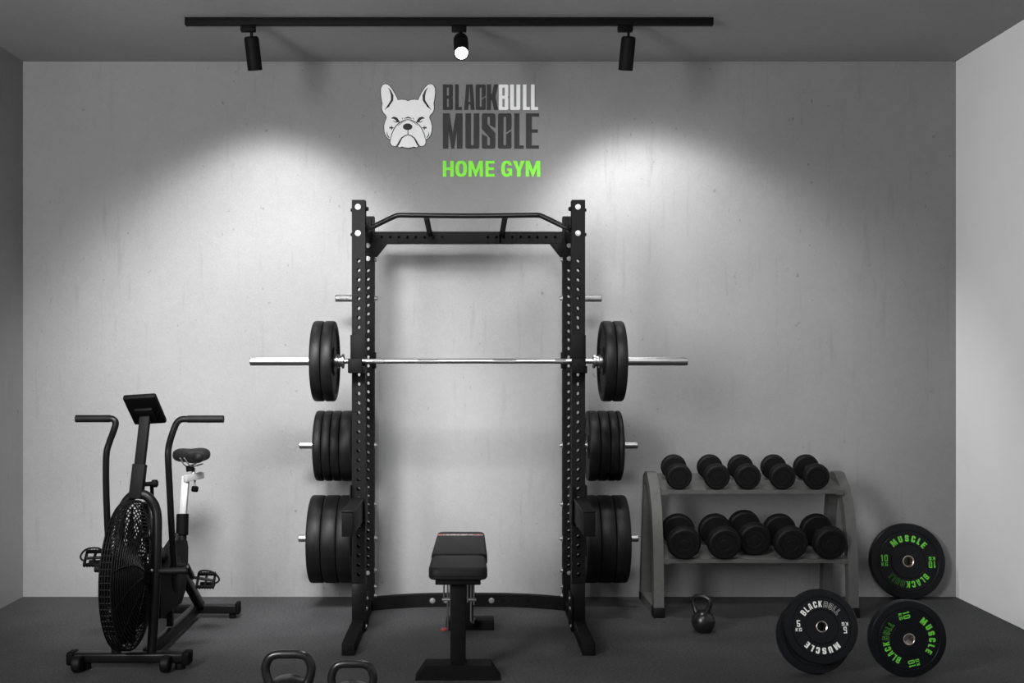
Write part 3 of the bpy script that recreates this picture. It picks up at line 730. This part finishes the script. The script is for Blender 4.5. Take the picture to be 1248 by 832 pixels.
# the side away from the camera carries the display
sgn = 1 if un.y > 0 else -1
MB().box(cc_ + un * sgn * .0155, (.12, hgt * .6, .003), .001, 1, Rm).build('display', mat('display_grey', (.06, .07, .065), .25, noise=(8, .05)), cons)
MB().box(cc_ - un * sgn * .021 - uy * .02, (.09, hgt * .45, .020), .006, 2, Rm).build('back_cover', M_PLASTIC, cons)
# tension knob behind the mast
q = P(187.5, 589, 5.45); MB().lathe([(.0, 0), (.016, 0), (.020, .005), (.020, .025), (.014, .030), (0, .030)], q - Vector((.01, 0, 0)), (1, 0, 0), 20).build('tension_knob', M_PLASTIC, bike)
MB().tube([q, (q.x - .03, q.y - .03, q.z + .0), (q.x - .06, Fy + .13, q.z + .01)], .012, 10).build('knob_arm', M_STEEL_BLACK, bike)
MB().bar(P(185, 592, 5.45), P(185.5, 606, 5.5), .018, .02).build('cable_guide', M_STEEL_BLACK, bike)
# moving handle bars
def hb(pl, D, name='handlebar'): return MB().tube([P(x, y, d) for x, y, d in pl], .0165, 16, 4).build(name, M_STEEL_SATIN, bike)
dh = 5.36
h1 = hb([(133, 510, dh), (137.5, 510.5, dh), (141, 515, dh), (138.5, 525, dh), (133, 540, dh + .01), (129.5, 556, dh + .01), (129.5, 600, dh + .03), (131.5, 650, dh + .05), (133, 690, dh + .08)], dh)
MB().tube([P(92.5, 510, dh), P(134.5, 510, dh)], .0185, 16).build('grip', M_RUBBER, h1)
h2 = hb([(229, 510.5, dh), (221, 511, dh), (215, 516, dh), (209.5, 530, dh), (205.5, 545, dh + .01), (205, 560, dh + .01), (207, 600, dh + .05), (209.5, 650, dh + .12), (213, 700, dh + .22)], dh)
MB().tube([P(229, 510.5, dh), P(272.5, 510.5, dh)], .0185, 16).build('grip', M_RUBBER, h2)
# frame, chain case, crank, pedals
XC = -1.60
def yz(pts, D=None): return pts
CC = MB(); cpoly = [(5.42, .21), (5.82, .20), (5.90, .25), (5.95, .34), (5.96, .48), (5.94, .52), (5.90, .53), (5.56, .44), (5.42, .40)]
CC.sheet([cpoly], lambda u, v, t: (t, u, v), -1.66, -1.565)
CC.build('chain_case', M_PLASTIC, bike, 30)
MB().lathe([(.0, .0), (.09, .0), (.10, -.006)], (-1.560, 5.72, .38), (1, 0, 0), 40).build('case_disc', M_PLASTIC, bike)
MB().bar((-1.61, 5.33, .66), (-1.62, 5.74, .42), .04, .05, bev=.006).build('frame_tube', M_STEEL_SATIN, bike)
MB().bar((-1.64, 5.40, .80), (-1.63, 5.48, .56), .04, .05, (0, 1, 0), .006).build('neck_tube', M_STEEL_SATIN, bike)
MB().tube([P(222.5, 630, 6.02), P(221, 690, 5.97), (-1.605, 5.93, .30)], .026, 18).build('seat_tube', M_STEEL_SATIN, bike)
MB().bar((-1.60, 5.93, .36), (-1.585, RS + .0, .07), .045, .05, (0, 1, 0), .005).build('rear_strut', M_STEEL_SATIN, bike)
MB().bar((-1.62, 5.74, .40), (-1.62, 5.9, .56), .035, .04, bev=.005).build('frame_tube', M_STEEL_SATIN, bike)
MB().cyl(P(222, 652, 6.0), P(222.6, 626, 6.02), .034, 24, .003).build('seat_clamp', M_PLASTIC, bike)
MB().bar((-1.60, 5.72, .10), (-1.60, 5.72, .24), .03, .03, (0, 1, 0)).build('belly_strut', M_STEEL_SATIN, bike)
sp = MB().bar(P(222.8, 632, 6.02), P(226.5, 580, 6.06), .038, .038, (0, 1, 0), .004).build('seat_post', M_SILVER, bike)
MB().bar(P(225.5, 583, 6.02), P(247, 578.5, 6.16), .026, .038, bev=.004).build('seat_slider', M_SILVER, sp)
MB().tube([P(237.5, 585, 6.1), P(237.5, 592, 6.1)], .006, 8).build('knob_stem', M_ZINC, sp)
MB().lathe([(0, -.016), (.016, -.016), (.020, -.008), (.020, .01), (.012, .016), (0, .016)], P(237.5, 595.5, 6.1), (.15, 0, 1), 18).build('seat_knob', M_PLASTIC, sp)
# saddle: loft from the nose (near) to the wide back
sec = []; sdn = 20
for (y, cx_, hw, zt_, th) in ((-.155, 0, .014, -.006, .020), (-.145, 0, .026, 0, .034), (-.10, 0, .032, .002, .044), (-.04, 0, .040, -.002, .048), (.01, 0, .062, -.001, .050), (.05, 0, .092, .006, .056), (.09, 0, .108, .011, .064), (.12, 0, .106, .010, .062), (.142, 0, .085, .004, .048), (.15, 0, .05, -.004, .030)):
    ring = []
    for k in range(sdn):
        a = 2 * pi * k / sdn; cc2, ss = cos(a), sin(a)
        px_ = hw * math.copysign(abs(cc2) ** .75, cc2); pz_ = zt_ - th / 2 + th / 2 * math.copysign(abs(ss) ** .7, ss)
        if ss > 0: pz_ -= .006 * (1 - min(1, abs(px_) / (hw + 1e-6) * 1.6)) if hw > .06 else 0
        ring.append((px_, y, pz_))
    sec.append(ring)
vs = [p for r_ in sec for p in r_]; fs = []
for i in range(len(sec) - 1):
    for k in range(sdn): l = (k + 1) % sdn; fs.append((i * sdn + k, i * sdn + l, (i + 1) * sdn + l, (i + 1) * sdn + k))
fs += [list(range(sdn)), [(len(sec) - 1) * sdn + k for k in range(sdn)]]
sc_ = P(237, 550, 6.12); sad = MB().add(vs, fs)
sad.move(Matrix.Translation(Vector((sc_.x, 6.12, sc_.z + .002))) @ Matrix.Rotation(radians(24), 4, 'Z') @ Matrix.Scale(1.35, 4, (0, 0, 1)))
so = sad.build('saddle', M_VINYL, bike, 60)
MB().tube([P(231, 567, 6.10), P(232, 574, 6.10)], .022, 14).build('saddle_clamp', M_PLASTIC, so)
MB().tube([P(236, 570, 6.12), P(235, 580, 6.1)], .010, 10).build('saddle_stem', M_ZINC, so)
for e_ in (-1, 1):
    MB().tube([P(222, 558, 6.02) + Vector((e_ * .012, 0, 0)), P(230, 568, 6.08) + Vector((e_ * .015, 0, 0)), P(243, 565, 6.2) + Vector((e_ * .02, 0, 0))], .004, 8, 4).build('saddle_rail', M_ZINC, so)
# crank
CR = Vector((-1.60, 5.68, .43))
MB().cyl(CR + Vector((-.11, 0, 0)), CR + Vector((.085, 0, 0)), .014, 16).build('crank_axle', M_STEEL_SATIN, bike)
def pedal(c, s, armend, flip):
    """platform pedal with a toe strap; c = centre"""
    c = Vector(c)
    ca = MB().bar(Vector((armend.x, CR.y, CR.z)), armend, .020, .030, bev=.004).build('crank_arm', M_STEEL_SATIN, bike)
    MB().cyl(armend, c + Vector((s * .04, 0, 0)), .008, 10).build('pedal_axle', M_STEEL_SATIN, ca)
    pd = MB(); TL = Matrix.Translation(c) @ Matrix.Rotation(radians(52), 4, 'X') @ Matrix.Translation(-c)
    for dy in (-.038, .038): pd.bar(c + Vector((-.045, dy, 0)), c + Vector((.045, dy, 0)), .012, .024, bev=.003)
    for dx in (-.045, 0, .045): pd.bar(c + Vector((dx, -.042, 0)), c + Vector((dx, .042, 0)), .010, .020, bev=.002)
    for k in range(7):
        for dy in (-.044, .044): pd.box(c + Vector((-.045 + .015 * k, dy, 0)), (.006, .008, .02), .001)
    pd.move(TL); po = pd.build('pedal', M_PLASTIC, ca)
    MB().tube([c + Vector((s * a, b, z)) for a, b, z in ((-.042, 0, .022), (-.030, -.01, .052), (.02, -.012, .054), (.052, -.01, .038), (.072, 0, .008), (.062, 0, -.010), (.044, 0, -.014))], .0050, 8, 4).build('toe_strap', M_RUBBER, po)
    MB().tube([c + Vector((-.04, .04, -.028)), c + Vector((.04, .04, -.028))], .012, 10).build('counterweight', M_RUBBER, po)
pedal(P(251, 707, 5.80), 1, Vector((-1.50, 5.80, .345)), 1)
pedal(P(115, 680, 5.54), -1, Vector((-1.80, 5.54, .505)), 1)

# ------------------------------------------------------------------ dumbbell rack
drk = thing('dumbbell_rack', 'grey two-shelf dumbbell rack against the back wall on the right', 'dumbbell rack', (1.705, 6.55, 0))
XL_, XR2 = 1.128, 2.282
for s, xc in ((-1, XL_), (1, XR2)):
    h = .030
    # closed frame outline in the side view (depth, height): rear post, base, curved front post
    yb, yf = 6.855, 6.315
    zt_ = .835
    outer = [(yb, 0.0), (yf, 0.0), (yf + .005, .25), (yf + .025, .45), (yf + .075, .64), (yf + .15, .76), (yf + .25, zt_), (yf + .31, zt_ + .004), (yb - .14, zt_ - .03), (yb - .10, .60), (yb - .02, .20)]
    inner = [(yb - .075, .055), (yf + .06, .055), (yf + .064, .25), (yf + .085, .44), (yf + .135, .61), (yf + .20, .71), (yf + .27, .765), (yb - .205, .765), (yb - .16, .58), (yb - .085, .20)]
    fr = MB().sheet([outer, inner], lambda u, v, t, xc=xc: (xc + t, u, v), -h, h).build('side_frame', M_RACKGREY, drk, 25)
    MB().span(xc - h - .003, xc + h + .003, yf - .006, yf + .08, 0, .060, .004).build('rubber_foot', M_RUBBER, fr)
    MB().span(xc - h - .003, xc + h + .003, yb - .07, yb + .005, 0, .045, .004).build('rubber_foot', M_RUBBER, fr)
def shelf(y0, z0, y1, z1, lip):
    d = Vector((0, y1 - y0, z1 - z0)); L = d.length; u = d.normalized(); n_ = Vector((0, -u.z, u.y))
    x0, x1 = XL_ + .030, XR2 - .030
    o = Vector((0, y0, z0))
    def q(x, a, b): p = o + u * a + n_ * b; return (x, p.y, p.z)
    prof_ = [(0, 0), (0, -lip), (.004, -lip), (.004, -.004), (L, -.004), (L, 0), (L * .56, 0), (L * .555, -.0015), (L * .545, -.0015), (L * .54, 0)]
    sh = MB(); cnt = [(a, b) for a, b in prof_]
    sh.sheet([cnt], lambda a, b, t: q(t, a, b), x0, x1)
    so_ = sh.build('shelf', M_RACKGREY, drk, 25)
    for x in (x0 + .02, x1 - .02): MB().span(x - .02, x + .02, y0 + .006, y0 + .05, z0 - lip - .008, z0 - .012, .003).build('bracket', M_RACKGREY, so_)
    return o, u, n_
us = shelf(6.40, .748, 6.76, .812, .024)
ls = shelf(6.33, .345, 6.745, .422, .024)

def dumbbell_proto(R, L, th, label):
    """local: axis along +Y, centre at origin"""
    t = thing('dumbbell', label, 'dumbbell', (0, 0, 0))
    for s in (-1, 1):
        o = s * (L / 2)
        pr = [(0, -th / 2), (R * .86, -th / 2), (R * .96, -th / 2 + .006), (R, -th / 2 + .016), (R, th / 2 - .022), (R * .93, th / 2 - .006), (R * .84, th / 2), (R * .66, th / 2), (R * .64, th / 2 - .004), (R * .60, th / 2 - .004), (R * .58, th / 2), (R * .36, th / 2), (R * .34, th / 2 - .002), (R * .31, th / 2 - .002), (R * .29, th / 2), (0, th / 2)]
        h = MB().lathe(pr, (0, o, 0), (0, s, 0), 40).build('head', M_DUMBBELL, t, 30)
    MB().lathe([(.013, -L / 2 + th / 2 - .002), (.0135, -L / 5), (.0165, 0), (.0135, L / 5), (.013, L / 2 - th / 2 + .002)], (0, 0, 0), (0, 1, 0), 20).build('handle', M_CHROME, t)
    return t
protoU = dumbbell_proto(.0785, .215, .058, '')
protoL = dumbbell_proto(.1005, .235, .064, '')
ordn = ['leftmost', 'second from left', 'middle', 'second from right', 'rightmost']
def place(proto, pxs, backs, y_front, base, R, L, first_off, row, extra):
    o, u, n_ = base
    for i, (px, pb_) in enumerate(zip(pxs, backs)):
        d = proto if i == 0 else copy_tree(proto)
        ce = o + u * (first_off + L / 2 + extra[i]) + n_ * (R + (.0005))
        f = ce - u * L / 2; bk = ce + u * L / 2
        xf = (px - CX) * (f.y - .04) / F; xb2 = (pb_ - CX) * (bk.y - .04) / F
        yaw = math.asin(max(-1, min(1, -(xb2 - xf) / L)))
        tilt = atan2(u.z, u.y)
        d.location = ((xf + xb2) / 2, ce.y, ce.z); d.rotation_euler = (tilt, 0, yaw)
        d['label'] = '%s black rubber dumbbell on the %s shelf of the grey rack' % (ordn[i], row); d['category'] = 'dumbbell'
        d['group'] = 'dumbbells on the %s shelf' % row
place(protoU, (828.7, 875.4, 913.2, 955.9, 997.4), (822.4, 866.5, 904, 944.6, 984.4), 580, us, .0785, .215, .015, 'upper', [0] * 5)
place(protoL, (835, 884.4, 921.5, 966, 1013.9), (827.6, 872.8, 908.3, 951.6, 996.8), 662, ls, .1005, .235, .005, 'lower', [0, 0, .070, 0, 0])

# ------------------------------------------------------------------ kettlebells
def kettlebell(label, x, y, R, Rz, H, hw, r, rot=0, base=.6, group='large kettlebells at the front'):
    t = thing('kettlebell', label, 'kettlebell', (x, y, 0), group); zc_ = Rz * .93
    pr = [(0, 0), (R * base, 0), (R * (base + .05), .004)]
    a0_ = -math.asin(min(.99, (zc_ - .006) / Rz))
    for k in range(1, 25):
        a = a0_ + (pi / 2 - a0_) * k / 24; pr.append((max(R * cos(a), 0 if k == 24 else .001), zc_ + Rz * sin(a)))
    MB().lathe(pr, (x, y, 0), (0, 0, 1), 48).build('body', M_IRON, t, 60)
    m = Matrix.Translation((x, y, 0)) @ Matrix.Rotation(rot, 4, 'Z')
    zt2 = H - r; hl = [(.0, zt2), (hw * .45, zt2 - .001), (hw * .78, zt2 - .012), (hw * .97, zt2 - .045), (hw * .98, zt2 - .075), (hw * .84, zt2 - .12), (hw * .62, zc_ + Rz * .45)]
    pts = [(-a, 0, b) for a, b in hl[::-1]] + [(a, 0, b) for a, b in hl[1:]]
    rad = [r * 1.35, r * 1.1, r, r, r, r, r * 1.02] ; rad = rad + rad[:-1][::-1]
    mb = MB().tube(pts, r, 18, 5, radii=rad); mb.move(m); mb.build('handle', M_IRON, t, 60)
Dk = 4.50; kx = (351.5 - CX) * Dk / F
kettlebell('larger black kettlebell on the floor at the bottom edge, left of its mate', kx, Dk, .112, .100, EYE - (791.5 - CY) * Dk / F, .0975, .0185)
Dk2 = 4.50; kx2 = (429.5 - CX) * Dk2 / F
kettlebell('slightly lower black kettlebell beside the larger one at the bottom edge', kx2, Dk2, .098, .088, EYE - (803.5 - CY) * Dk2 / F, .089, .0175)
def small_kb():
    D = DF(770); x = (857 - CX) * D / F
    t = thing('kettlebell', 'small black kettlebell on the floor before the dumbbell rack', 'kettlebell', (x, D, 0)); R = .066
    pr = [(0, 0), (.038, 0), (.042, .003)] + [(R * cos(-1.0 + (pi / 2 + 1.0) * k / 20) if k < 20 else 0, .060 + R * sin(-1.0 + (pi / 2 + 1.0) * k / 20)) for k in range(1, 21)]
    MB().lathe(pr, (x, D, 0), (0, 0, 1), 40).build('body', M_IRON, t, 60)
    m = Matrix.Translation((x - .008, D, 0)) @ Matrix.Rotation(radians(-35), 4, 'Z')
    pts = [(-.030, 0, .105), (-.042, 0, .135), (-.050, 0, .165), (-.043, 0, .190), (-.018, 0, .199), (.018, 0, .199), (.043, 0, .188), (.048, 0, .165), (.038, 0, .135), (.026, 0, .105)]
    mb = MB().tube(pts, .012, 14, 4, radii=[.019, .015, .0135, .013, .013, .013, .013, .0135, .015, .019]); mb.move(m); mb.build('handle', M_IRON, t, 60)
small_kb()

# ------------------------------------------------------------------ printed bumper plates (bottom right)
def arc_text(mb_or, text, center_deg, r0, hgt, m, fn, parent, outline_from=99, gap=.22, W=.62, t=.22, h=.20, mat_o=None):
    """capitals on a ring, tops outward, running clockwise; fn(u, v, w) maps the disc plane"""
    gl = [glyph({'S': 's', 'C': 'c', 'G': 'g'}.get(ch, ch), W=W, t=t, h=h, c=.13) for ch in text]
    rm_ = r0; tot = sum(g[0] for g in gl) * hgt + gap * hgt * (len(gl) - 1)
    a = radians(center_deg) + tot / 2 / rm_
    for i, (w_, cs_) in enumerate(gl):
        am = a - w_ * hgt / 2 / rm_
        er = Vector((cos(am), sin(am))); et = Vector((sin(am), -cos(am)))
        def g(x, y, tt, w_=w_): p = er * (r0 + y * hgt) + et * ((x - w_ / 2) * hgt); return fn(p.x, p.y, tt)
        if i >= outline_from:
            mb = MB()
            for c_ in cs_: mb.tube([g(x, y, .0006) for x, y in c_], .0006, 4, 0, True)
            mb.build('outlined_letter', m, parent, 20)
        else: MB().sheet(cs_, g, .0003, .0012).build('letter', m, parent, 20)
        a -= (w_ + gap) * hgt / rm_
def row_text(text, cx_, cy_, hgt, m, fn, parent, rot, W, t, h, gap=.2):
    gl = [glyph({'S': 's', 'C': 'c', 'G': 'g'}.get(ch, ch), W=W, t=t, h=h, c=.1) for ch in text]
    tot = sum(g[0] for g in gl) * hgt + gap * hgt * (len(gl) - 1); x = -tot / 2
    for w_, cs_ in gl:
        def g(u, v, tt, x=x):
            a, b = cx_ + x + u * hgt, cy_ + (v - .5) * hgt
            return fn(a * cos(rot) - b * sin(rot), a * sin(rot) + b * cos(rot), tt)
        MB().sheet(cs_, g, .0003, .0012).build('numeral' if text.isdigit() else 'letter', m, parent, 20)
        x += (w_ + gap) * hgt
def printed(label, cx_px, y_px, D, R, th, lean, spin, kg, m, top, bottom, yaw=0, group='printed plates at the right', plain=False):
    """standing disc, printed face towards -Y; lean tips its top away from the camera"""
    cpt = P(cx_px, y_px, D)
    t = thing('bumper_plate', label, 'weight plate', tuple(cpt), group)
    up = Vector((0, sin(lean), cos(lean))); nf = Vector((0, -cos(lean), sin(lean))); rt = Vector((1, 0, 0))
    if yaw:
        Rz_ = Matrix.Rotation(yaw, 3, 'Z'); up, nf, rt = Rz_ @ up, Rz_ @ nf, Rz_ @ rt
    h = th / 2; hr = R * .125
    pr = [(hr + R * .028, h), (R * .44, h), (R * .452, h - .0025), (R * .462, h), (R * .775, h + .0), (R * .79, h - .003), (R * .805, h - .003), (R * .82, h), (R * .975, h - .002), (R * .995, h - .006), (R, h - .012),
          (R, -h + .012), (R * .995, -h + .006), (R * .975, -h), (R * .80, -h), (hr + R * .028, -h)]
    disc = MB().lathe(pr, cpt, nf, 96, True).build('rubber_disc', M_PRINT_RUBBER, t, 25)
    MB().lathe([(hr, h + .001), (hr + .003, h + .003), (hr + R * .028, h + .002), (hr + R * .030, h - .004), (hr + R * .030, -h), (hr, -h)], cpt, nf, 40, True).build('hub_ring', M_HUB, t)
    if plain: return t
    def fn(u, v, w_):
        a = radians(spin); x = u * cos(a) - v * sin(a); y = u * sin(a) + v * cos(a)
        p = cpt + rt * x + up * y + nf * (h + w_); return tuple(p)
    if top == 'MUSCLE':
        arc_text(None, 'MUSCLE', 87, R * .52, R * .17, m, fn, disc, gap=.27, W=.62, t=.26)
        arc_text(None, 'BLACKBULL', -92, R * .52, R * .17, m, fn, disc, outline_from=5, gap=.17, W=.55, t=.19)
    else:
        arc_text(None, 'BLACKBULL', 92, R * .52, R * .17, m, fn, disc, outline_from=5, gap=.17, W=.55, t=.19)
        arc_text(None, 'MUSCLE', -91, R * .55, R * .17, m, fn, disc, gap=.27, W=.62, t=.26)
    for rot in (0, pi):
        row_text(kg, -R * .63, R * .085, R * .175, m, fn, disc, rot, .52, .16, .14, .25)
        row_text('KG', -R * .63, -R * .075, R * .09, m, fn, disc, rot, .80, .24, .20, .25)
    return t
# leaning on the back wall: find centre from its lowest point on the floor
Rw = .240; thw = .05; ln = radians(7)
yb_ = D_WALL - .004 - thw / 2 * cos(ln) - Rw * sin(ln)
def cz(R, th, ln): return R * cos(ln) + th / 2 * sin(ln)
def ypx(z, D): return CY - (z - EYE) * F / D
zc1 = cz(Rw, thw, ln); printed('black plate with green print leaning on the back wall beside the dumbbell rack', 1105, ypx(zc1, yb_), yb_, Rw, thw, ln, 0, '10', M_GREEN, 'MUSCLE', 'BLACKBULL')
R2 = .184; D2 = DF(825) + .02; printed('black plate with green print standing on the open floor, its lettering turned sideways', 1105, ypx(R2, D2), D2, R2, .055, 0, -76, '10', M_GREEN, 'MUSCLE', 'BLACKBULL')
R3 = .180; D3 = DF(821) + .02; lb = radians(10)
z3 = cz(R3, .05, lb)
back = printed('plain black plate peeking out low behind the white-printed plate', 991.5, ypx(z3, D3), D3, R3, .05, lb, 0, '5', M_WHITEPRINT, 'BLACKBULL', '', plain=True)
nf = Vector((0, -cos(lb), sin(lb))); upv = Vector((0, sin(lb), cos(lb)))
c3 = P(991.5, ypx(z3, D3), D3) + nf * .0575 + upv * .047
c3.x = (999.5 - CX) * c3.y / F
printed('black plate with white print resting on a plain plate at the right front', 999.5, ypx(c3.z, c3.y), c3.y, .177, .05, lb, 0, '5', M_WHITEPRINT, 'BLACKBULL', 'MUSCLE')

# ------------------------------------------------------------------ camera
cam = bpy.data.cameras.new('camera'); co = bpy.data.objects.new('camera', cam); col.objects.link(co)
co.location = (0, 0, EYE); co.rotation_euler = (pi / 2, 0, 0)
cam.sensor_width = 36; cam.lens = F / 1248 * 36; cam.sensor_fit = 'HORIZONTAL'
cam.shift_x = (624 - CX) / 1248; cam.shift_y = (CY - 416) / 1248
cam.clip_start = .05
bpy.context.scene.camera = co
for o in bpy.data.objects:
    if '_o' in o: del o['_o']
vs_ = bpy.context.scene.view_settings
vs_.view_transform = 'Standard'; vs_.look = 'None'; vs_.exposure = 0; vs_.gamma = 1; vs_.use_curve_mapping = False
